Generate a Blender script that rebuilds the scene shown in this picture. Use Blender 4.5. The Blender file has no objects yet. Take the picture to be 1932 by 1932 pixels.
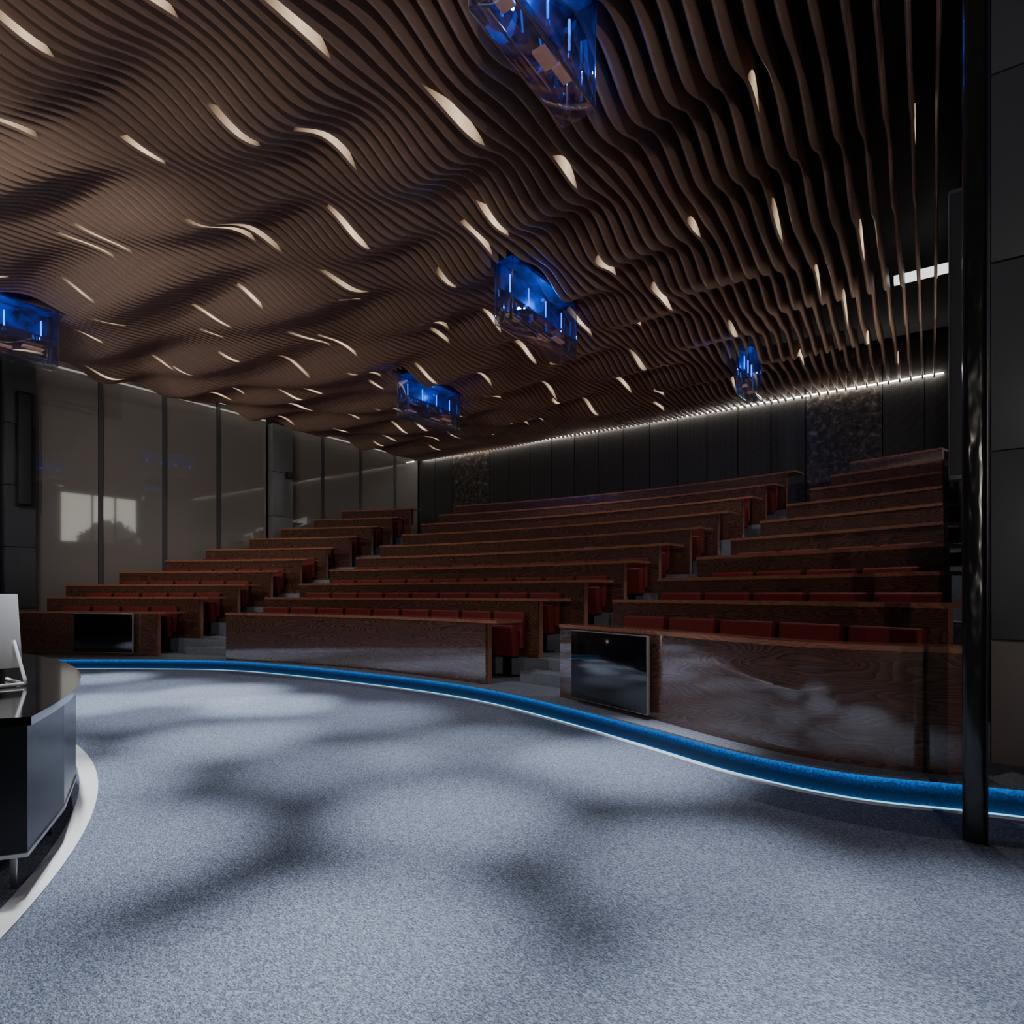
import bpy, bmesh, math, random
from mathutils import Vector, Matrix
random.seed(4)
scene=bpy.context.scene
COL=scene.collection
# ---------------------------------------------------------------- materials
def newmat(name):
    m=bpy.data.materials.new(name); m.use_nodes=True
    nt=m.node_tree; b=nt.nodes["Principled BSDF"]
    return m,nt,b
def simple(name,col,rough=.5,metal=0,coat=0,emis=None,es=0,bump=0,bscale=60,stretch=None,bd=.01,rv=.04,cr=.06,cior=1.5,spec=.5):
    m,nt,b=newmat(name)
    b.inputs["Base Color"].default_value=(*col,1); b.inputs["Roughness"].default_value=rough
    b.inputs["Specular IOR Level"].default_value=spec
    b.inputs["Metallic"].default_value=metal; b.inputs["Coat Weight"].default_value=coat
    b.inputs["Coat Roughness"].default_value=cr; b.inputs["Coat IOR"].default_value=cior
    if emis: b.inputs["Emission Color"].default_value=(*emis,1); b.inputs["Emission Strength"].default_value=es
    tc=nt.nodes.new("ShaderNodeTexCoord"); n=nt.nodes.new("ShaderNodeTexNoise"); n.inputs["Scale"].default_value=bscale
    if stretch:
        mp=nt.nodes.new("ShaderNodeMapping"); mp.inputs["Scale"].default_value=stretch
        nt.links.new(tc.outputs["Object"],mp.inputs["Vector"]); nt.links.new(mp.outputs["Vector"],n.inputs["Vector"])
    else: nt.links.new(tc.outputs["Object"],n.inputs["Vector"])
    mr=nt.nodes.new("ShaderNodeMapRange"); mr.inputs["To Min"].default_value=max(0,rough-rv); mr.inputs["To Max"].default_value=rough+rv
    nt.links.new(n.outputs["Fac"],mr.inputs["Value"]); nt.links.new(mr.outputs["Result"],b.inputs["Roughness"])
    if bump:
        bp=nt.nodes.new("ShaderNodeBump"); bp.inputs["Strength"].default_value=bump; bp.inputs["Distance"].default_value=bd
        nt.links.new(n.outputs["Fac"],bp.inputs["Height"]); nt.links.new(bp.outputs["Normal"],b.inputs["Normal"])
    return m
def ramp(nt,stops):
    r=nt.nodes.new("ShaderNodeValToRGB"); e=r.color_ramp.elements
    e[0].position=stops[0][0]; e[0].color=(*stops[0][1],1)
    e[1].position=stops[-1][0]; e[1].color=(*stops[-1][1],1)
    for p,c in stops[1:-1]:
        x=e.new(p); x.color=(*c,1)
    return r
def wood(name,dark,mid,light,rough,coord="UV",sc=(1.0,5.5,1.0),coat=.5,cior=1.5):
    m,nt,b=newmat(name); L=nt.links.new
    tc=nt.nodes.new("ShaderNodeTexCoord"); mp=nt.nodes.new("ShaderNodeMapping"); mp.inputs["Scale"].default_value=sc
    L(tc.outputs[coord],mp.inputs["Vector"])
    n=nt.nodes.new("ShaderNodeTexNoise"); n.inputs["Scale"].default_value=.8; n.inputs["Detail"].default_value=1.5; L(mp.outputs["Vector"],n.inputs["Vector"])
    mu=nt.nodes.new("ShaderNodeMath"); mu.operation="MULTIPLY"; mu.inputs[1].default_value=34; L(n.outputs["Fac"],mu.inputs[0])
    fr=nt.nodes.new("ShaderNodeMath"); fr.operation="FRACT"; L(mu.outputs[0],fr.inputs[0])
    mp2=nt.nodes.new("ShaderNodeMapping"); mp2.inputs["Scale"].default_value=(3,120,3); L(tc.outputs[coord],mp2.inputs["Vector"])
    n2=nt.nodes.new("ShaderNodeTexNoise"); n2.inputs["Scale"].default_value=2; n2.inputs["Detail"].default_value=4; L(mp2.outputs["Vector"],n2.inputs["Vector"])
    mx=nt.nodes.new("ShaderNodeMath"); mx.operation="MULTIPLY_ADD"; mx.inputs[1].default_value=.45; L(fr.outputs[0],mx.inputs[0])
    m3=nt.nodes.new("ShaderNodeMath"); m3.operation="MULTIPLY"; m3.inputs[1].default_value=.55; L(n2.outputs["Fac"],m3.inputs[0]); L(m3.outputs[0],mx.inputs[2])
    r=ramp(nt,[(.1,light),(.5,mid),(.85,dark)]); L(mx.outputs[0],r.inputs["Fac"]); L(r.outputs["Color"],b.inputs["Base Color"])
    b.inputs["Roughness"].default_value=rough; b.inputs["Coat Weight"].default_value=coat; b.inputs["Coat Roughness"].default_value=.03; b.inputs["Coat IOR"].default_value=cior
    return m
M_wood=wood("walnut_panel",(.038,.0165,.011),(.10,.046,.031),(.18,.088,.061),.25,coat=1.0,cior=1.85)
M_top=wood("walnut_top",(.19,.078,.047),(.33,.14,.085),(.44,.21,.13),.2,coat=.8)
def slatmat():
    m,nt,b=newmat("slat_wood"); L=nt.links.new
    tc=nt.nodes.new("ShaderNodeTexCoord"); mp=nt.nodes.new("ShaderNodeMapping"); mp.inputs["Scale"].default_value=(1,1,18); L(tc.outputs["Object"],mp.inputs["Vector"])
    n=nt.nodes.new("ShaderNodeTexNoise"); n.inputs["Scale"].default_value=4; n.inputs["Detail"].default_value=3; L(mp.outputs["Vector"],n.inputs["Vector"])
    r=ramp(nt,[(.3,(.28,.18,.138)),(.7,(.38,.255,.20))]); L(n.outputs["Fac"],r.inputs["Fac"]); L(r.outputs["Color"],b.inputs["Base Color"])
    b.inputs["Roughness"].default_value=.42
    return m
M_slat=slatmat()
def carpet(name,c0,c1,c2,scale=90):
    m,nt,b=newmat(name); L=nt.links.new
    tc=nt.nodes.new("ShaderNodeTexCoord")
    mp=nt.nodes.new("ShaderNodeMapping"); mp.inputs["Rotation"].default_value=(0,0,.5); mp.inputs["Scale"].default_value=(1,2.2,1); L(tc.outputs["Object"],mp.inputs["Vector"])
    n=nt.nodes.new("ShaderNodeTexNoise"); n.inputs["Scale"].default_value=scale; n.inputs["Detail"].default_value=7; n.inputs["Roughness"].default_value=.85; L(mp.outputs["Vector"],n.inputs["Vector"])
    r=ramp(nt,[(.39,c0),(.5,c1),(.61,c2)]); L(n.outputs["Fac"],r.inputs["Fac"]); L(r.outputs["Color"],b.inputs["Base Color"])
    b.inputs["Roughness"].default_value=.95; b.inputs["Specular IOR Level"].default_value=.15
    bp=nt.nodes.new("ShaderNodeBump"); bp.inputs["Strength"].default_value=.8; bp.inputs["Distance"].default_value=.012
    L(n.outputs["Fac"],bp.inputs["Height"]); L(bp.outputs["Normal"],b.inputs["Normal"])
    return m
M_carpet=carpet("carpet_grey",(.044,.053,.078),(.205,.238,.318),(.60,.66,.81),95)
M_carpet2=carpet("carpet_tier",(.10,.11,.14),(.24,.265,.32),(.42,.45,.52))
M_ring=simple("white_trim",(.75,.75,.74),.6,bump=.3)
M_red=simple("red_fabric",(.17,.013,.010),.65,bump=.35,bscale=250)
M_dkmetal=simple("dark_metal",(.03,.03,.033),.35,metal=.8)
M_black=simple("black_gloss",(.006,.006,.007),.08,coat=1)
M_post=simple("post_gloss",(.03,.03,.032),.2,metal=.6,coat=.4,bump=.5,bscale=3,stretch=(3,3,1.0),bd=.05,cr=.15)
M_screen=simple("screen_glass",(.006,.006,.008),.05,coat=1,cior=1.7)
M_chrome=simple("chrome",(.75,.75,.78),.15,metal=1)
M_leg=simple("brushed_steel",(.22,.22,.24),.35,metal=1)
M_alu=simple("aluminium",(.5,.5,.5),.3,metal=.6)
M_dark=simple("ceiling_void",(.012,.012,.014),.8)
M_greywall=simple("grey_stone_panel",(.065,.069,.075),.4,bump=.05,bscale=20)
M_column=simple("column_metal_panel",(.20,.205,.215),.35,metal=.3,bscale=20)
M_lowwall=simple("taupe_lower_panel",(.17,.142,.133),.4)
M_dkwall=simple("dark_wall",(.03,.031,.034),.6)
M_gloss=simple("smoked_gloss_panel",(.22,.203,.184),.07,coat=1,rv=.015,cr=.03,cior=2.0)
M_joint=simple("joint_black",(.01,.01,.01),.6)
M_body=simple("lectern_grey",(.010,.012,.016),.22,coat=0,bscale=2,rv=.01,spec=.28)
M_speaker=simple("speaker_cloth",(.02,.02,.021),.6,bump=.3,bscale=300)
M_white=simple("white_shell",(.75,.76,.78),.25)
def emat(name,col,s,noise=0):
    m,nt,b=newmat(name); b.inputs["Base Color"].default_value=(0.02,.02,.02,1)
    b.inputs["Emission Color"].default_value=(*col,1); b.inputs["Emission Strength"].default_value=s
    if noise:
        L=nt.links.new; tc=nt.nodes.new("ShaderNodeTexCoord"); n=nt.nodes.new("ShaderNodeTexNoise"); n.inputs["Scale"].default_value=noise; L(tc.outputs["Object"],n.inputs["Vector"])
        r=ramp(nt,[(.40,tuple(c*.03 for c in col)),(.68,col)]); L(n.outputs["Fac"],r.inputs["Fac"]); L(r.outputs["Color"],b.inputs["Emission Color"])
    return m
def ledmat(s):
    m,nt,b=newmat("warm_led"); L=nt.links.new
    tc=nt.nodes.new("ShaderNodeTexCoord"); sp=nt.nodes.new("ShaderNodeSeparateXYZ"); L(tc.outputs["UV"],sp.inputs[0])
    r=ramp(nt,[(0,(.02,.013,.009)),(.22,(.42,.29,.18)),(.55,(1,.78,.53)),(.82,(.6,.43,.28)),(1,(.03,.02,.013))]); L(sp.outputs["X"],r.inputs["Fac"])
    b.inputs["Base Color"].default_value=(.30,.2,.15,1); L(r.outputs["Color"],b.inputs["Emission Color"]); b.inputs["Emission Strength"].default_value=s
    return m
M_leds=[ledmat(1.5),ledmat(1.2),ledmat(.85)]
M_cove=emat("cove_led",(1,.93,.84),34)
M_fill=emat("added_fill_strip",(1,.94,.86),2.0)
M_fix=emat("linear_fixture_white",(.95,.97,1),1.6)
M_blue=emat("blue_neon",(.02,.14,1),5)
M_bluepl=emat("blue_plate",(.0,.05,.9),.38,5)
M_cyan=emat("cyan_line",(.25,.7,1),1.8)
M_step=emat("step_led",(.35,.6,1),1.0)
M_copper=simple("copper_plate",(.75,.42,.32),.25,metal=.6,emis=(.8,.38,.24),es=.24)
def perf():
    m,nt,b=newmat("perforated_panel"); L=nt.links.new
    tc=nt.nodes.new("ShaderNodeTexCoord"); v=nt.nodes.new("ShaderNodeTexVoronoi"); v.inputs["Scale"].default_value=28; v.inputs["Randomness"].default_value=0
    L(tc.outputs["Object"],v.inputs["Vector"])
    r=ramp(nt,[(.25,(.009,.009,.009)),(.4,(.055,.053,.050))]); L(v.outputs["Distance"],r.inputs["Fac"]); L(r.outputs["Color"],b.inputs["Base Color"])
    b.inputs["Roughness"].default_value=.5
    return m
M_perf=perf()
def marble():
    m,nt,b=newmat("dark_marble"); L=nt.links.new
    tc=nt.nodes.new("ShaderNodeTexCoord"); n=nt.nodes.new("ShaderNodeTexNoise"); n.inputs["Scale"].default_value=9; n.inputs["Detail"].default_value=10; n.inputs["Roughness"].default_value=.65; n.inputs["Distortion"].default_value=.5
    L(tc.outputs["Object"],n.inputs["Vector"]); r=ramp(nt,[(.42,(.024,.021,.018)),(.56,(.085,.074,.066)),(.72,(.32,.28,.24))]); L(n.outputs["Fac"],r.inputs["Fac"]); L(r.outputs["Color"],b.inputs["Base Color"])
    b.inputs["Roughness"].default_value=.4
    return m
M_marble=marble()
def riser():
    m,nt,b=newmat("riser_painted_glow"); L=nt.links.new
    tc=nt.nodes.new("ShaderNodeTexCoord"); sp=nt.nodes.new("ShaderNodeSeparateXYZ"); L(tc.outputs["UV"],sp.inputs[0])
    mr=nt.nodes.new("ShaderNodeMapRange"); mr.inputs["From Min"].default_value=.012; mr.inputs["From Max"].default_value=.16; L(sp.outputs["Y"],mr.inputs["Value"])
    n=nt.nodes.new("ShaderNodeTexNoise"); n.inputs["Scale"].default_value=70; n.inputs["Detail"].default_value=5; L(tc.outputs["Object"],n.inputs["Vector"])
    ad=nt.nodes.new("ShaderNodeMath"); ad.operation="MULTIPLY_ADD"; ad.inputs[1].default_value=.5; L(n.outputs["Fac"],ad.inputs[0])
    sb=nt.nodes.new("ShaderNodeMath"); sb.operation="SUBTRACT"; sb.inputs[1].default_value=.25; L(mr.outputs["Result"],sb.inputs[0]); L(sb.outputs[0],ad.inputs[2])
    r=ramp(nt,[(0.0,(.0,.05,.18)),(.10,(.0,.018,.07)),(.45,(.0,.009,.035)),(.72,(.0,.038,.16)),(.97,(.0,.20,.78))]); L(ad.outputs[0],r.inputs["Fac"])  # blue light on the riser put into its emission, graded by height
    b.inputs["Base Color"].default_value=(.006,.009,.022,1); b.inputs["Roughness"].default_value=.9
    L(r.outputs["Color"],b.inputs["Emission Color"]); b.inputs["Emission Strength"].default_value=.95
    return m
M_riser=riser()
def glass():
    m,nt,b=newmat("clear_acrylic")
    out=nt.nodes["Material Output"]; nt.nodes.remove(b)
    tr=nt.nodes.new("ShaderNodeBsdfTransparent"); tr.inputs["Color"].default_value=(.90,.94,1,1)
    gl=nt.nodes.new("ShaderNodeBsdfGlossy"); gl.inputs["Roughness"].default_value=.03
    lw=nt.nodes.new("ShaderNodeLayerWeight"); lw.inputs["Blend"].default_value=.3
    pw=nt.nodes.new("ShaderNodeMath"); pw.operation="MULTIPLY_ADD"; pw.inputs[1].default_value=.5; pw.inputs[2].default_value=.10
    mx=nt.nodes.new("ShaderNodeMixShader"); L=nt.links.new
    L(lw.outputs["Facing"],pw.inputs[0]); L(pw.outputs[0],mx.inputs[0]); L(tr.outputs[0],mx.inputs[1]); L(gl.outputs[0],mx.inputs[2]); L(mx.outputs[0],out.inputs["Surface"])
    return m
M_glass=glass()
def winmat():
    m,nt,b=newmat("window_daylight"); L=nt.links.new
    tc=nt.nodes.new("ShaderNodeTexCoord"); sp=nt.nodes.new("ShaderNodeSeparateXYZ"); L(tc.outputs["Object"],sp.inputs[0])
    n=nt.nodes.new("ShaderNodeTexNoise"); n.inputs["Scale"].default_value=3.5; n.inputs["Detail"].default_value=8; n.inputs["Roughness"].default_value=.75; L(tc.outputs["Object"],n.inputs["Vector"])
    yy=nt.nodes.new("ShaderNodeMath"); yy.operation="SUBTRACT"; yy.inputs[1].default_value=.45; L(sp.outputs["Y"],yy.inputs[0])
    y2=nt.nodes.new("ShaderNodeMath"); y2.operation="POWER"; y2.inputs[1].default_value=2; 
    ab=nt.nodes.new("ShaderNodeMath"); ab.operation="ABSOLUTE"; L(yy.outputs[0],ab.inputs[0]); L(ab.outputs[0],y2.inputs[0])
    a=nt.nodes.new("ShaderNodeMath"); a.operation="MULTIPLY_ADD"; a.inputs[1].default_value=.5; L(y2.outputs[0],a.inputs[0]); L(sp.outputs["Z"],a.inputs[2])
    a2=nt.nodes.new("ShaderNodeMath"); a2.operation="MULTIPLY_ADD"; a2.inputs[1].default_value=1.8; L(n.outputs["Fac"],a2.inputs[0]); L(a.outputs[0],a2.inputs[2])
    g=nt.nodes.new("ShaderNodeMath"); g.operation="GREATER_THAN"; g.inputs[1].default_value=.92; L(a2.outputs[0],g.inputs[0])
    r=ramp(nt,[(0,(.06,.06,.05)),(1,(1,.95,.84))]); L(g.outputs[0],r.inputs["Fac"]); L(r.outputs["Color"],b.inputs["Emission Color"]); b.inputs["Emission Strength"].default_value=1.8
    b.inputs["Base Color"].default_value=(.02,.02,.02,1)
    return m
M_win=winmat()
# ---------------------------------------------------------------- helpers
def tag(o,label=None,cat=None,group=None,kind=None):
    if label: o["label"]=label
    if cat: o["category"]=cat
    if group: o["group"]=group
    if kind: o["kind"]=kind
    return o
def struct(o,label=None):
    o["kind"]="structure"
    if label: o["label"]=label
    return o
def link(o,parent=None):
    COL.objects.link(o)
    if parent: o.parent=parent
    return o
def empty(name,loc,rot=0):
    e=bpy.data.objects.new(name,None); e.empty_display_size=.1; e.location=loc; e.rotation_euler=(0,0,rot); link(e); return e
def finish(name,bm,mat,loc=(0,0,0),parent=None,smooth=None,rot=0):
    bmesh.ops.recalc_face_normals(bm,faces=bm.faces[:])
    me=bpy.data.meshes.new(name); bm.to_mesh(me); bm.free(); me.materials.append(mat)
    if smooth is not None:
        me.shade_smooth(); me.set_sharp_from_angle(angle=math.radians(smooth))
    o=bpy.data.objects.new(name,me); o.location=loc; o.rotation_euler=(0,0,rot); link(o,parent); return o
def prism(name,A,B,z0,z1,mat,base=None,parent=None,smooth=25,bevel=0):
    """strip solid between polylines A (front) and B (back). base = world origin subtracted."""
    n=len(A)
    own=False
    if base is None:
        mx=sum(p[0] for p in A+B)/(2*n); my=sum(p[1] for p in A+B)/(2*n); base=(mx,my,z0); own=True
    bm=bmesh.new(); uvl=bm.loops.layers.uv.new("UVMap")
    s=[0]
    for i in range(1,n): s.append(s[-1]+math.dist(A[i],A[i-1]))
    V=[];info={}
    so=random.random()*20
    for i in range(n):
        d=math.dist(A[i],B[i]); row=[]
        for (p,z,e) in ((A[i],z0,0),(A[i],z1,0),(B[i],z0,d),(B[i],z1,d)):
            v=bm.verts.new((p[0]-base[0],p[1]-base[1],z-base[2])); info[v]=(s[i]+(so if mat in(M_wood,M_top) else 0),z+e); row.append(v)
        V.append(row)
    for i in range(n-1):
        a,b=V[i],V[i+1]
        for q in ((a[0],b[0],b[1],a[1]),(a[2],a[3],b[3],b[2]),(a[1],b[1],b[3],a[3]),(a[0],a[2],b[2],b[0])):
            bm.faces.new(q)
    bm.faces.new((V[0][0],V[0][1],V[0][3],V[0][2])); bm.faces.new((V[-1][0],V[-1][2],V[-1][3],V[-1][1]))
    for f in bm.faces:
        for l in f.loops: l[uvl].uv=info[l.vert]
    return finish(name,bm,mat,base if own else (0,0,0),parent,smooth)
def offset(P,d):
    out=[]
    for i in range(len(P)):
        a=P[max(0,i-1)]; b=P[min(len(P)-1,i+1)]
        dx,dy=b[0]-a[0],b[1]-a[1]; l=math.hypot(dx,dy)
        out.append((P[i][0]-dy/l*d,P[i][1]+dx/l*d))
    return out
def catmull(P,step=.12):
    Q=[P[0]]+P+[P[-1]]; out=[]
    for i in range(1,len(Q)-2):
        p0,p1,p2,p3=Q[i-1],Q[i],Q[i+1],Q[i+2]; n=max(2,int(math.dist(p1,p2)/step))
        for k in range(n):
            t=k/n
            out.append(tuple(.5*((2*p1[j])+(-p0[j]+p2[j])*t+(2*p0[j]-5*p1[j]+4*p2[j]-p3[j])*t*t+(-p0[j]+3*p1[j]-3*p2[j]+p3[j])*t**3) for j in (0,1)))
    out.append(P[-1]); return out
def box(name,size,mat,loc=(0,0,0),parent=None,bevel=0,rot=0,seg=2,rx=0):
    bm=bmesh.new(); bmesh.ops.create_cube(bm,size=1)
    for v in bm.verts: v.co=Vector((v.co.x*size[0],v.co.y*size[1],v.co.z*size[2]))
    if bevel: bmesh.ops.bevel(bm,geom=bm.edges[:],offset=bevel,segments=seg,profile=.6,affect='EDGES')
    o=finish(name,bm,mat,loc,parent,40 if bevel else None,rot)
    if rx: o.rotation_euler=(rx,0,rot)
    return o
def cyl(name,r,h,mat,loc,parent=None,n=16,r2=None):
    bm=bmesh.new(); bmesh.ops.create_cone(bm,cap_ends=True,segments=n,radius1=r,radius2=r if r2 is None else r2,depth=h)
    return finish(name,bm,mat,loc,parent,40)
C=(-9.1,-1.9); AX=55.47
def pol(R,th): t=math.radians(th); return (C[0]+R*math.cos(t),C[1]+R*math.sin(t))
def arc(R,t0,t1,step=.15):
    n=max(2,int(abs(math.radians(t1-t0))*R/step)+1)
    return [pol(R,t0+(t1-t0)*i/n) for i in range(n+1)]
uu=(math.cos(math.radians(AX)),math.sin(math.radians(AX))); ww=(uu[1],-uu[0])
RZ=math.radians(AX-90)  # local y -> u , local x -> w
def UW(u,w): return (uu[0]*u+ww[0]*w,uu[1]*u+ww[1]*w)
def uwbox(name,u0,u1,w0,w1,z0,z1,mat,parent=None,bevel=0):
    c=UW((u0+u1)/2,(w0+w1)/2)
    return box(name,(w1-w0,u1-u0,z1-z0),mat,(c[0],c[1],(z0+z1)/2),parent,bevel,RZ)
WL,WR,UB,UR,UF=-14.9,.31,15.85,4.96,-6.0
dC=(-C[0],-C[1]); CU=dC[0]*uu[0]+dC[1]*uu[1]; CW=dC[0]*ww[0]+dC[1]*ww[1]   # camera in C frame
# ---------------------------------------------------------------- camera
cam=bpy.data.cameras.new("camera"); co=bpy.data.objects.new("camera",cam); link(co)
co.location=(0,0,1.25); co.rotation_euler=(math.radians(90),0,0)
cam.sensor_width=36; cam.lens=1150/1932*36; cam.shift_y=153/1932; cam.clip_start=.05
scene.camera=co
w=bpy.data.worlds.new("world"); scene.world=w; w.use_nodes=True
w.node_tree.nodes["Background"].inputs[0].default_value=(.5,.6,.8,1); w.node_tree.nodes["Background"].inputs[1].default_value=.03
# ---------------------------------------------------------------- shell
struct(uwbox("floor",UF,UB+.3,WL-.3,5,-.2,0,M_carpet),"blue-grey heathered carpet floor")
struct(uwbox("ceiling",UF,UB+.3,WL-.3,5,6.9,7.1,M_dark),"black ceiling void above slats")
struct(uwbox("wall_left",UF,UB+.3,WL-.3,WL-.06,0,6.9,M_joint),"dark wall carrying glossy panels")
struct(uwbox("wall_back",UB+.06,UB+.3,WL,WR+.25,0,6.9,M_joint),"dark back wall")
struct(uwbox("wall_right",UR,UB,WR,WR+.25,0,6.9,M_dkwall),"dark side wall beside seating")
struct(uwbox("wall_return",UR,UR+.25,WR+.25,5,0,6.9,M_joint),"dark return wall")
struct(uwbox("wall_front",UF-.2,UF,WL-.3,5,0,6.9,M_dkwall),"dark front wall")
struct(uwbox("wall_side",UF,UR,4.8,5,0,6.9,M_dkwall),"dark side wall")
# window on the side wall
struct(uwbox("window_1",10.3,13.3,WR-.02,WR,3.45,5.5,M_win),"daylit high window in the side wall")
for ux in (10.3,11.5,12.4,13.3): struct(uwbox("trim_6",ux-.04,ux+.04,WR-.04,WR,3.42,5.53,M_joint),"dark window mullion")
# back panels
pitch=.778
k=0; wpos=WL
while wpos<WR-.05:
    if k in (2,16): wid=pitch*2; mat=M_marble; lb="dark veined marble wall panel"; k+=2
    else: wid=pitch; mat=M_perf; lb="dark perforated acoustic wall panel"; k+=1
    w1=min(wpos+wid,WR)
    o=uwbox("wall_panel",UB,UB+.06,wpos+.012,w1-.012,2.92,6.8,mat)
    tag(o,lb,"wall panel","acoustic panels on the back wall"); wpos+=wid
# left wall: panels and columns
sc=14.9/14.35
edges=[3.97,4.46,5.64,6.93,8.2,9.54,10.17,11.29,12.69,14.15,15.25]
edges=[e*sc for e in edges]; edges[-1]=UB
edges=[-3.0,-1.6,-.2,1.2,2.6]+edges
prevcol=False
for a,b in zip(edges[:-1],edges[1:]):
    if abs(a-3.97*sc)<.01 or abs(a-9.54*sc)<.01:
        e=empty("wall_column",(*UW((a+b)/2,WL),0),RZ)
        tag(e,"dark grey panelled column on the glossy wall","column","wall columns")
        dd=.22; prevcol=True
        for z0,z1 in ((0,.95),(.955,2.15),(2.155,3.35),(3.355,4.55),(4.555,5.85)):
            box("column_panel",(dd,b-a-.02,z1-z0-.006),M_column if a>5 else M_greywall,(dd/2+.001,0,(z0+z1)/2),e,.004)
    else:
        o=uwbox("wall_panel",a+.05,b-.05,WL-.05,WL,0,6.5,M_gloss); tag(o,"smoked glossy taupe wall panel with dark joint","wall panel","glossy wall panels")
        if not prevcol:
            o=uwbox("panel_mullion",a-.04,a+.04,WL-.055,WL+.03,0,6.5,M_greywall); tag(o,"slim dark vertical mullion between glossy panels","mullion","wall mullions")
        prevcol=False
def speaker(u,w,z0,z1,wd,dp,label,yaw=RZ):
    c=UW(u,w); e=empty("column_speaker",(c[0],c[1],z0),yaw); tag(e,label,"speaker","column speakers")
    h=z1-z0
    box("speaker_body",(dp,wd,h),M_dkmetal,(0,0,h/2),e,.01)
    box("speaker_grille",(.012,wd*.86,h*.97),M_speaker,(dp/2+.004,0,h/2),e,.003)
    box("mounting_bracket",(.06,.06,.08),M_dkmetal,(-dp/2-.03,0,h*.5),e,.005)
speaker(4.38,WL+.36,2.95,5.15,.24,.14,"tall slim black column speaker on a grey column")
speaker(9.95*sc,WL+.34,4.40,4.58,.14,.12,"small black speaker on a grey column")
e=empty("column_speaker",(2.98,4.05,2.0),RZ); tag(e,"tall slim dark grey column speaker on the wall corner","speaker","column speakers")
box("speaker_body",(.13,.10,1.92),M_greywall,(0,0,.96),e,.006); box("speaker_grille",(.11,.01,1.86),M_speaker,(0,-.054,.96),e,.002)
# right return wall stone panels
for z0,z1 in ((0,.95),(.95,2.15),(2.15,3.35),(3.35,4.55),(4.55,5.75),(5.75,6.89)):
    for wa,wb in ((WR-.0,1.6),(1.6,2.9),(2.9,4.2)):
        o=uwbox("wall_panel",UR-.03,UR,wa+.004,wb-.004,z0+.006,z1-.006,M_lowwall if z0==0 else M_greywall,None,.003)
        tag(o,"taupe lower wall cladding panel" if z0==0 else "dark grey stone cladding panel with fine joints","wall panel","stone cladding panels")
# ---------------------------------------------------------------- glossy black post
e=empty("post",(2.325,3.07,0),RZ); tag(e,"slender black glossy vertical post standing on carpet","post")
box("post_shaft",(.094,.10,6.9),M_post,(0,0,3.45),e,.028,seg=5)
box("post_edge_trim",(.010,.09,6.8),M_dkmetal,(.051,0,3.4),e,.003)
# ---------------------------------------------------------------- tiers
NR=10
R=[12.65+.84*k for k in range(NR)]
ZT=[.93,1.18,1.43,1.72,2.01,2.32,2.65,2.99,3.32,3.67]
ZF=[z-.76 for z in ZT]
WLc,WRc=WL+CW,WR+CW
def thlim(r): return AX+math.degrees(math.asin(-WLc/r)), AX-math.degrees(math.asin(WRc/r))
edge=[(-11.0,9.9),(-9.3,10.0),(-7.5,10.02),(-6,10.0),(-4.6,9.82),(-3.3,9.2),(-1.93,8.3),(-.98,7.6),(-.2,6.83),(.51,5.86),(1.13,4.88),(1.56,4.18),(2.04,3.71),(2.56,3.49),(2.85,3.37),(3.3,3.12),(3.9,2.72)]
E=catmull(edge,.1)
B=[]
for p in E:
    th=math.degrees(math.atan2(p[1]-C[1],p[0]-C[0])); r=math.dist(p,C); B.append(pol(max(R[1],r+.7),th))
struct(prism("floor",offset(E,.03),B,.0,.155,M_carpet2),"base of the first seating platform")
struct(prism("floor",E,B,.155,.17,M_carpet2),"grey carpeted first seating platform")
struct(prism("trim_1",offset(E,.012),offset(E,.032),.012,.155,M_riser),"riser band with painted blue glow under the platform lip")
struct(prism("trim_2",offset(E,-.012),offset(E,.012),0,.010,M_cyan),"pale cyan light line on floor at platform edge")
struct(prism("trim_3",offset(E,-.045),offset(E,-.012),0,.008,M_ring),"white floor edging strip")
for k in range(1,NR):
    ra=R[k]-.02; rb=R[k+1]-.02 if k<NR-1 else None
    l,r_=thlim(ra); n=80
    A=[pol(ra,l+(r_-l)*i/n) for i in range(n+1)]
    if rb:
        l2,r2=thlim(rb); Bp=[pol(rb,l2+(r2-l2)*i/n) for i in range(n+1)]
    else:
        Bp=[UW(UB,WL+(WR-WL)*i/n) for i in range(n+1)]
    struct(prism("floor",A,Bp,0,ZF[k],M_carpet2),"grey carpeted seating tier")
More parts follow.
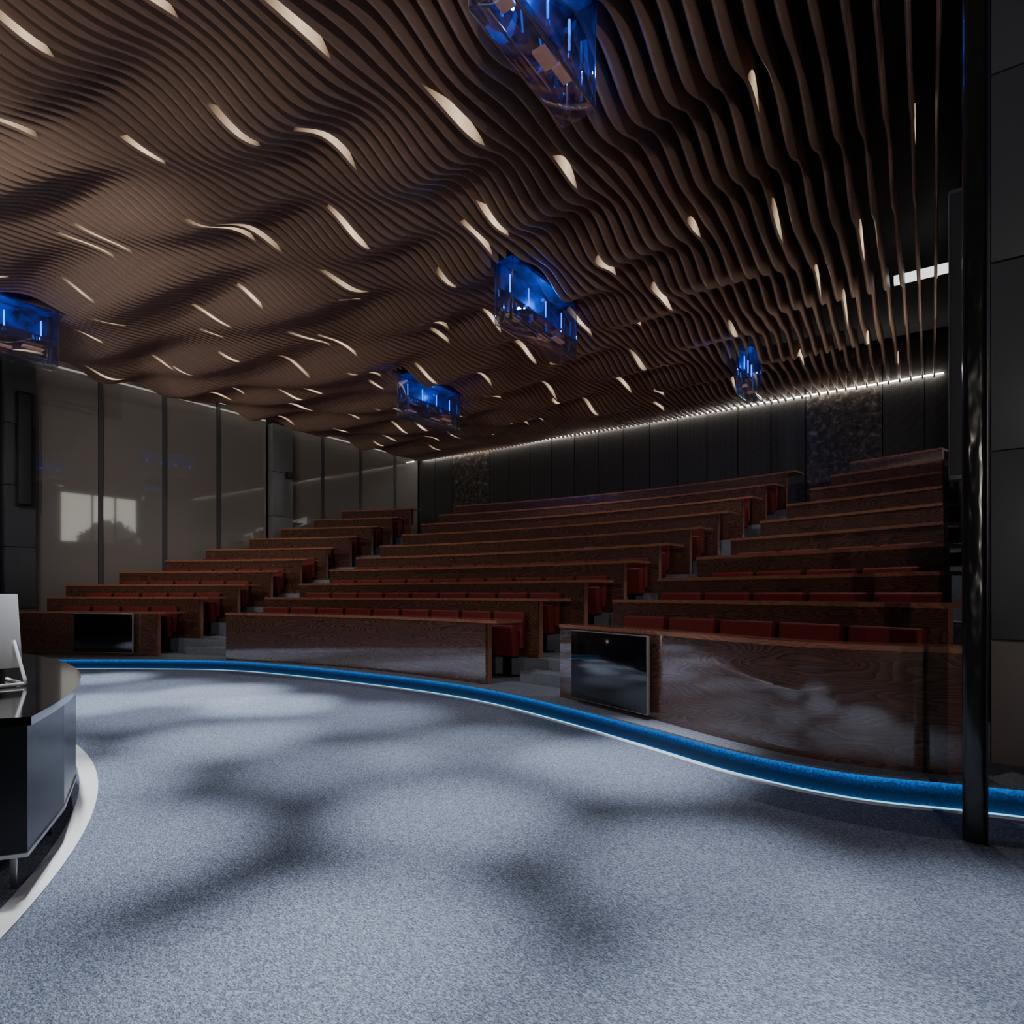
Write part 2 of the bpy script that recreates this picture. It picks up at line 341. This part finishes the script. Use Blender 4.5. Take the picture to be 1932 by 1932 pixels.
# ---------------------------------------------------------------- desks
midL=[69.5-1.4*k/9 for k in range(NR)]
def deg(x): return math.degrees(x)
blocks=[]
leftEnd=[88.5,88.9,90.4,89.3,87.0,84.8,82.8,81.1,79.5,78.3]
for k in range(NR):
    rr=R[k]
    lim=AX+deg(math.asin((-WLc-(.30 if k in(6,7,8) else .12))/(rr+.42)))
    aM=(midL[k],40.6+deg(1.19/rr)); aL=(min(leftEnd[k],lim),midL[k]+deg(1.45/rr)); aR=(40.6,AX-deg(math.asin((WRc-.03)/(rr+.42))))
    blocks.append((aL,aM,aR))
deskfront=catmull([(.5,6.34),(.85,5.80),(1.2,5.22),(1.55,4.55),(1.9,4.03),(2.3,3.74),(2.76,3.55)],.1)
def desk(P,zf,zt,label,dep=.40,PT=None):
    m=P[len(P)//2]; base=(m[0],m[1],zf); e=empty("auditorium_desk",base)
    tag(e,label,"desk","curved auditorium desks")
    PT=PT or P
    prism("front_panel",P,offset(P,.03),zf,zt-.035,M_wood,base,e)
    prism("desktop",offset(PT,-.015),offset(PT,dep),zt-.035,zt,M_top,base,e)
    for a,b in ((0,1),(-1,-2)):
        p,q=Vector(P[a]),Vector(P[b]); t=(q-p).normalized(); 
        nrm=Vector((-t.y,t.x)) if a==0 else Vector((t.y,-t.x))
        s=p+nrm*.03; f=p+nrm*.10
        prism("end_panel",[tuple(s),tuple(s+t*.03)],[tuple(f),tuple(f+t*.03)],zf,zt-.035,M_top,base,e,smooth=None)
for k in range(NR):
    for bi,(t0,t1) in enumerate(blocks[k]):
        if t0-t1<1.5: continue
        if k==0 and bi==2: P=deskfront; PT=None
        else:
            P=arc(R[k],t0,t1); PT=arc(R[k],t0,t1-deg(.20/R[k])) if bi<2 else None
        desk(P,ZF[k],ZT[k],"long curved dark walnut desk with glossy wavy-grained front" if k==0 else "curved dark walnut desk row with reddish wood top",.22 if (k==0 and bi==2) else .42,PT)
# ---------------------------------------------------------------- seats
def make_seat():
    parts=[]
    bm=bmesh.new(); bmesh.ops.create_cube(bm,size=1)
    for v in bm.verts: v.co=Vector((v.co.x*.53,v.co.y*.08+(-.01 if v.co.z<0 else .03),v.co.z*.47+.60))
    bmesh.ops.bevel(bm,geom=bm.edges[:],offset=.025,segments=3,profile=.6,affect='EDGES'); parts.append(("backrest",bm,M_red))
    bm=bmesh.new(); bmesh.ops.create_cube(bm,size=1)
    for v in bm.verts: v.co=Vector((v.co.x*.50,v.co.y*.12-.13+(.03 if v.co.z<0 else -.02),v.co.z*.40+.47))
    bmesh.ops.bevel(bm,geom=bm.edges[:],offset=.03,segments=3,profile=.6,affect='EDGES'); parts.append(("seat_cushion",bm,M_red))
    bm=bmesh.new(); bmesh.ops.create_cube(bm,size=1)
    for v in bm.verts: v.co=Vector((v.co.x*.10,v.co.y*.06-.02,v.co.z*.38+.19))
    r=bmesh.ops.create_cube(bm,size=1)
    for v in r['verts']: v.co=Vector((v.co.x*.30,v.co.y*.14-.02,v.co.z*.015+.008))
    parts.append(("pedestal",bm,M_dkmetal))
    out=[]
    for n,bm,m in parts:
        bmesh.ops.recalc_face_normals(bm,faces=bm.faces[:]); me=bpy.data.meshes.new(n); bm.to_mesh(me); bm.free(); me.materials.append(m); me.shade_smooth(); me.set_sharp_from_angle(angle=.7); out.append((n,me))
    return out
SEAT=make_seat(); nseat=0
for k in range(NR):
    rs=R[k]+.84-.10
    for bi,(t0,t1) in enumerate(blocks[k]):
        if t0-t1<1.5: continue
        if bi==2: t1=AX-deg(math.asin((WRc-.16)/(rs-.0)))
        if bi==0: t0=min(t0,AX+deg(math.asin((-WLc-.25)/rs)))
        L_=math.radians(t0-t1)*rs; n=int(L_/.60)
        if n<1: continue
        for i in range(n):
            off=(L_-n*.60)/2 
            s=off+.30+i*.60; th=t0-deg(s/rs); p=pol(rs,th)
            e=empty("auditorium_chair",(p[0],p[1],ZF[k]),math.radians(th-90)); tag(e,"dark red upholstered folding auditorium chair, seat folded up","chair","red auditorium chairs")
            for nm,me in SEAT:
                o=bpy.data.objects.new(nm,me); link(o,e)
            nseat+=1
print("seats",nseat)
for k in range(1,NR):
    for (ta,tb) in ((blocks[k][1][1],40.6),(blocks[k][0][1],midL[k])):
        zz=(ZF[k]+ZF[k-1])/2
        a=arc(R[k]-.36,ta-.15,tb+.15,.3); b=[pol(R[k]-.022,ta-.15+(tb-ta+.3)*i/(len(a)-1)) for i in range(len(a))]
        m=a[len(a)//2]; base=(m[0],m[1],ZF[k-1]); e=empty("aisle_step",base); tag(e,"grey carpeted aisle step between desk rows","step","aisle steps")
        prism("tread",a,b,ZF[k-1],zz,M_carpet2,base,e)
        if k>2:
            p=pol(R[k]-.37,ta-.4); 
            box("step_light",(.04,.012,.02),M_step,(p[0]-base[0],p[1]-base[1],(zz-ZF[k-1])*.6),e,.002,rot=math.radians(ta-90))
# ---------------------------------------------------------------- monitors on front desks
def tv(a,b,z0,z1,label):
    d=Vector((b[0]-a[0],b[1]-a[1])); L_=d.length; m=((a[0]+b[0])/2,(a[1]+b[1])/2)
    e=empty("display_screen",(m[0],m[1],z0),math.atan2(d.y,d.x)); tag(e,label,"display screen","screens on desk fronts")
    h=z1-z0
    box("screen_frame",(L_,.03,h),M_alu,(0,0,h/2),e,.003)
    box("screen_panel",(L_-.014,.006,h-.014),M_screen,(0,-.0165,h/2),e,.001)
    box("wall_mount",(.3,.03,.2),M_dkmetal,(0,.03,h/2),e)
tv((.60,6.05),(1.155,5.16),.215,.885,"large black flat display with slim silver frame on walnut desk front")
a=pol(12.58,83.2);b=pol(12.58,77.9)
tv(a,b,.225,.90,"black flat display with slim silver frame on walnut desk front")
# ---------------------------------------------------------------- ceiling slats
Z0=5.80
def zc(u,w):
    f=min(1,max(.25,(UB-.3-u)/2.5))
    return (Z0+f*(.078*math.sin(2*math.pi*u/1.75+1.15*w+1.3*math.sin(.5*w+.3*u))
            +.030*math.sin(2*math.pi*u/3.7-.8*w+.8)+.03*math.sin(.62*w+.45*u+1.0)
            +.048*math.sin(2*math.pi*u/1.2-1.3*w+1.1*math.sin(.4*u-.7*w))))
TH=.036; W0=.05
WJ=[W0]
while True:
    n_=len(WJ); st=.205 if n_<9 else (.18 if n_<16 else (.155 if n_<24 else .130))
    if WJ[-1]-st<WL+.34: break
    WJ.append(WJ[-1]-st)
nsl=len(WJ)
us=[-.2+i*.09 for i in range(int((UB-.20+.2)/.09)+1)]
PODS=[(3.80,-2.38,1.25,5.14,32),(7.75,-4.85,1.8,5.0,32),(10.1,-9.15,1.7,4.98,24),(12.5,-2.95,.70,5.10,6),(3.1,-11.9,1.8,4.95,32)]
for j,wj in enumerate(WJ):
    DP=.34 if j<16 else .26
    cuts=[(pu-pl/2-.12,pu+pl/2+.12) for pu,pw,pl,pz,pe in PODS if abs(pw-wj)<.17+.05]
    bm=bmesh.new(); segs=[[]]
    for u in us:
        if any(a<u<b for a,b in cuts):
            if segs[-1]: segs.append([])
            continue
        z=zc(u,wj); row=[]
        for dw,dz in ((-TH/2,.018),(-TH/2+.014,0),(TH/2-.014,0),(TH/2,.018),(TH/2,DP),(-TH/2,DP)):
            row.append(bm.verts.new((dw,u,z+dz-Z0)))
        segs[-1].append(row)
    for rows in segs:
        if len(rows)<2: continue
        for a,b in zip(rows[:-1],rows[1:]):
            for i in range(6): bm.faces.new((a[i],a[(i+1)%6],b[(i+1)%6],b[i]))
        bm.faces.new(rows[0]); bm.faces.new(rows[-1][::-1])
    c=UW(0,wj)
    o=finish("ceiling_slat",bm,M_slat,(c[0],c[1],Z0),None,50,RZ); tag(o,"long wavy brown wooden ceiling slat","ceiling slat","wavy ceiling slats")
nl=0
for j in range(2,nsl,7):
    u=.3+((j*0.37)%1)*1.8+random.uniform(-.3,.3)
    while u<UB-1.2:
        jj=j+random.choice((-3,-2,-1,0,1,2,3))
        if jj<0 or jj>=nsl or any(abs(pw-WJ[jj])<.5 and abs(pu-u)<pl/2+.6 for pu,pw,pl,pz,pe in PODS): u+=1.5; continue
        wj=WJ[jj]
        L_=random.choice((.45,.55,.7,.8,.95)); hm=random.uniform(.15,.25); bm=bmesh.new(); uvl=bm.loops.layers.uv.new("UVMap"); pr=None; N=16; inf={}
        u0=u-L_/2; sk=random.uniform(.6,1.5)
        for i in range(N+1):
            t=i/N; uo=u0+L_*t; z=zc(uo,wj)+.02; h=hm*(math.sin(math.pi*t**sk)**.8+.01)
            q=[bm.verts.new((x,uo-u,z+y-Z0)) for x,y in ((0,0),(0,h),(.004,0),(.004,h))]
            for v in q: inf[v]=(t,0)
            if pr: 
                bm.faces.new((pr[0],q[0],q[1],pr[1])); bm.faces.new((pr[2],pr[3],q[3],q[2])); bm.faces.new((pr[0],pr[2],q[2],q[0])); bm.faces.new((pr[1],q[1],q[3],pr[3]))
            pr=q
        for f in bm.faces:
            for l in f.loops: l[uvl].uv=inf[l.vert]
        c=UW(u,wj+TH/2)
        o=finish("ceiling_light",bm,random.choice(M_leds),(c[0],c[1],Z0),None,None,RZ); tag(o,"slim warm white light insert on the side of a ceiling slat","ceiling light","warm slat lights"); nl+=1
        u+=random.uniform(1.4,2.2)
print("lights",nl,"slats",nsl)
struct(uwbox("trim_4",4.9,5.3,WL,WR,6.35,6.9,M_dkwall),"dark ceiling beam above slats")
o=uwbox("light_strip",UB-.05,UB-.02,WL+.2,WR-.1,5.91,5.925,M_cove); tag(o,"continuous warm white cove light strip along the back wall","cove light")
o=uwbox("light_strip",3.0,UB-.3,WL+.24,WL+.28,6.0,6.03,M_fill); tag(o,"added warm white light strip brightening the glossy panels","cove light")  # strip added above the slat edge to wash the left panels evenly
o=uwbox("linear_ceiling_light",11.6,11.75,-.50,WR-.02,6.27,6.37,M_fix); tag(o,"short white linear light fixture above slats beside the wall","ceiling light")
# ---------------------------------------------------------------- glass pendants
def pod(u,w,L_,z0,pe):
    H=.90; Wd=.30
    c=UW(u,w); e=empty("glass_pendant",(c[0],c[1],z0),RZ); tag(e,"rectangular clear glass pendant with glowing blue neon tubes","pendant light","blue glass pendants")
    t=.018
    for sx in (-1,1): box("glass_side",(t,L_,H),M_glass,(sx*(Wd/2),0,H/2),e,.003)
    for sy in (-1,1): box("glass_end",(Wd-t,t,H),M_glass,(0,sy*(L_/2-t/2),H/2),e,.003)
    box("glass_bottom",(Wd,L_,t),M_glass,(0,0,-t/2),e,.003)
    box("glass_divider",(Wd-t,L_-.04,.02),M_glass,(0,0,H*.33),e,.003)
    for sx in (-1,1): box("crystal_edge",(.012,L_,.012),M_chrome,(sx*(Wd/2+.002),0,-.012),e,.002)
    for sx in (-1,1):
        for sy in (-1,1): box("crystal_edge",(.009,.009,H),M_chrome,(sx*(Wd/2),sy*L_/2,H/2),e,.002)
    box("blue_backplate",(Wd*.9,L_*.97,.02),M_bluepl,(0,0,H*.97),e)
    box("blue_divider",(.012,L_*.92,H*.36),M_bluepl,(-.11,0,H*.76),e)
    n=4 if L_>1 else 3
    for i in range(n):
        y=-L_*.4+i*L_*.8/(n-1); cyl("neon_tube",.011,.24,M_blue,(-.02,y,.60),e,10)
        if i!=1: box("copper_reflector",(.11,L_*.15,.03),M_copper,(-.03,y*.85,.16+.09*(i%2)),e,.004)
        cyl("chrome_fitting",.028,.05,M_chrome,(-.02,y,.42),e,12)
    for sy in (-1,1):
        for sx in (-.07,.07):
            cyl("chrome_fitting",.018,.26,M_chrome,(sx,sy*(L_/2-.07),.16),e,12)
            cyl("chrome_fitting",.032,.03,M_chrome,(sx,sy*(L_/2-.07),.05),e,16)
    for sx in (-.11,.11): box("chrome_rail",(.02,L_*.9,.02),M_chrome,(sx,0,.08),e,.004)
    l=bpy.data.lights.new("pendant_glow","POINT"); l.energy=pe; l.color=(.02,.12,1); l.shadow_soft_size=.02
    cc=UW(u+.1,w+.05); o=bpy.data.objects.new("pendant_glow",l); o.location=(cc[0],cc[1],z0+.66); link(o)
for p in PODS: pod(*p)
# ---------------------------------------------------------------- lectern
LC=(-6.94,.55); LR=5.34
def larc(R_,t0,t1,n,c=LC): return [(c[0]+R_*math.cos(math.radians(t0+(t1-t0)*i/n)),c[1]+R_*math.sin(math.radians(t0+(t1-t0)*i/n))) for i in range(n+1)]
m=larc(4.9,50,50,1)[0]; base=(m[0],m[1],0)
e=empty("presenter_desk",base); tag(e,"curved faceted desk with black gloss top and dark metallic sides","desk")
t0,t1=86,21.4
prism("desk_body",larc(LR-.015,t0,t1,10),larc(LR-1.0,t0,t1,10),.19,.715,M_body,base,e,smooth=None)
prism("desk_top",larc(LR+.01,t0+.3,t1-.4,22),larc(LR-1.04,t0+.3,t1-.4,22),.715,.75,M_black,base,e)
prism("metal_edge",larc(LR-.01,t0,t1-.1,10),larc(LR-.12,t0,t1-.1,10),.175,.19,M_alu,base,e,smooth=None)
prism("plinth",larc(LR-.22,t0-1,t1+2.5,22),larc(LR-.85,t0-1,t1+2.5,22),0.0,.175,M_joint,base,e)
for i in range(9):
    th=t1+1.4+i*7; p=larc(LR-.1,th,th,1)[0]
    box("leg",(.022,.022,.175),M_leg,(p[0]-base[0],p[1]-base[1],.0875),e,.003,rot=math.radians(th))
RC=(-8.06,.3)
struct(prism("trim_5",larc(6.50,80,-60,140,RC),larc(6.40,80,-60,140,RC),0,.006,M_ring),"white curved floor inlay around presenter desk")
# computer monitor on the lectern
e=empty("computer_monitor",(-2.945,3.215,.75),math.radians(53)); tag(e,"thin white computer monitor on wire stand standing on black desk","computer monitor")
def tube(name,pts,r,mat,parent):
    cu=bpy.data.curves.new(name,"CURVE"); cu.dimensions='3D'; cu.bevel_depth=r; cu.bevel_resolution=3
    s=cu.splines.new("POLY"); s.points.add(len(pts)-1)
    for i,p in enumerate(pts): s.points[i].co=(*p,1)
    tmp=bpy.data.objects.new(name+"_c",cu); COL.objects.link(tmp)
    dg=bpy.context.evaluated_depsgraph_get(); me=bpy.data.meshes.new_from_object(tmp.evaluated_get(dg)); bpy.data.objects.remove(tmp)
    me.materials.clear(); me.materials.append(mat); o=bpy.data.objects.new(name,me); link(o,parent); return o
box("monitor_shell",(.56,.022,.42),M_white,(0,0,.29),e,.008,rx=math.radians(-12))
box("screen",(.53,.004,.38),M_screen,(0,.0135,.295),e,.001,rx=math.radians(-12))
for sx in (-.2,.25):
    tube("stand_wire",[(sx,.0,.25),(sx,-.20,.04),(sx,-.22,.015),(sx,-.19,.009),(sx,.12,.009)],.009,M_white,e)
tube("stand_wire",[(-.2,-.215,.012),(.25,-.215,.012)],.009,M_white,e)
# ---------------------------------------------------------------- lights
def spot(x,y,z,E_,size,blend,col=(1,1,1),tgt=None,r=.08):
    l=bpy.data.lights.new("spot","SPOT"); l.energy=E_; l.spot_size=math.radians(size); l.spot_blend=blend; l.color=col; l.shadow_soft_size=r
    o=bpy.data.objects.new("spot_lamp",l); o.location=(x,y,z); link(o)
    t=Vector(tgt if tgt else (x,y,0)); d=t-Vector((x,y,z)); o.rotation_euler=d.to_track_quat('-Z','Y').to_euler(); return o
rs=random.Random(21); ns=0
FC=(.90,.935,1)
for iy in range(9):
    for ix in range(10):
        u=-.9+iy*1.25+rs.uniform(-.25,.25); w_=-11.5+ix*1.4+(iy%2)*.7+rs.uniform(-.25,.25)
        x,y=UW(u,w_)
        if math.dist((x,y),C)>11.9 or y<.9 or abs(x)>y*.88+.6: continue
        spot(x,y,5.35,rs.choice((300,1000,1500,1900,2500)),rs.uniform(18.5,23),1,FC,None,.12); ns+=1
print("floor spots",ns)
spot(-3.0,5.0,5.3,280,110,.6,FC)  # added wide fill lifting the carpet between the pools
# seating spots, dim
for th,rr,en in ((78,15,170),(60,14.5,140),(56,18,170),(45,17,140),(34,15,170)):
    p=pol(rr,th); spot(p[0],p[1],5.45,en,120,1,(1,.94,.88),None,.02)
c=UW(9.9*sc,WL+.6); t=UW(9.9*sc,WL); spot(c[0],c[1],6.0,90,60,1,(.9,.95,1),(t[0],t[1],4),.02)
# unseen spots towards the stage, added to brighten the glossy side panels
for (u,w_,z,en,tu,tz) in ((1.0,-9.5,4.4,330,8.0,2.6),(-.5,-5.5,4.6,520,12.0,3.4)):
    c=UW(u,w_); t=UW(tu,WL); spot(c[0],c[1],z,en,62,1,(1,.95,.89),(t[0],t[1],tz),.05)
# unseen uplights behind the camera, added as fill for the slats
for (u,w_,en,tu,tw) in ((-4.5,2.5,580,7,-6),(-4.8,-4,380,6,-8),(-3.5,-11,150,7,-10),(-3,3.5,190,9,-1)):
    c=UW(u,w_); t=UW(tu,tw); spot(c[0],c[1],2.6,en,100,1,(1,.90,.80),(t[0],t[1],6.2),.05)
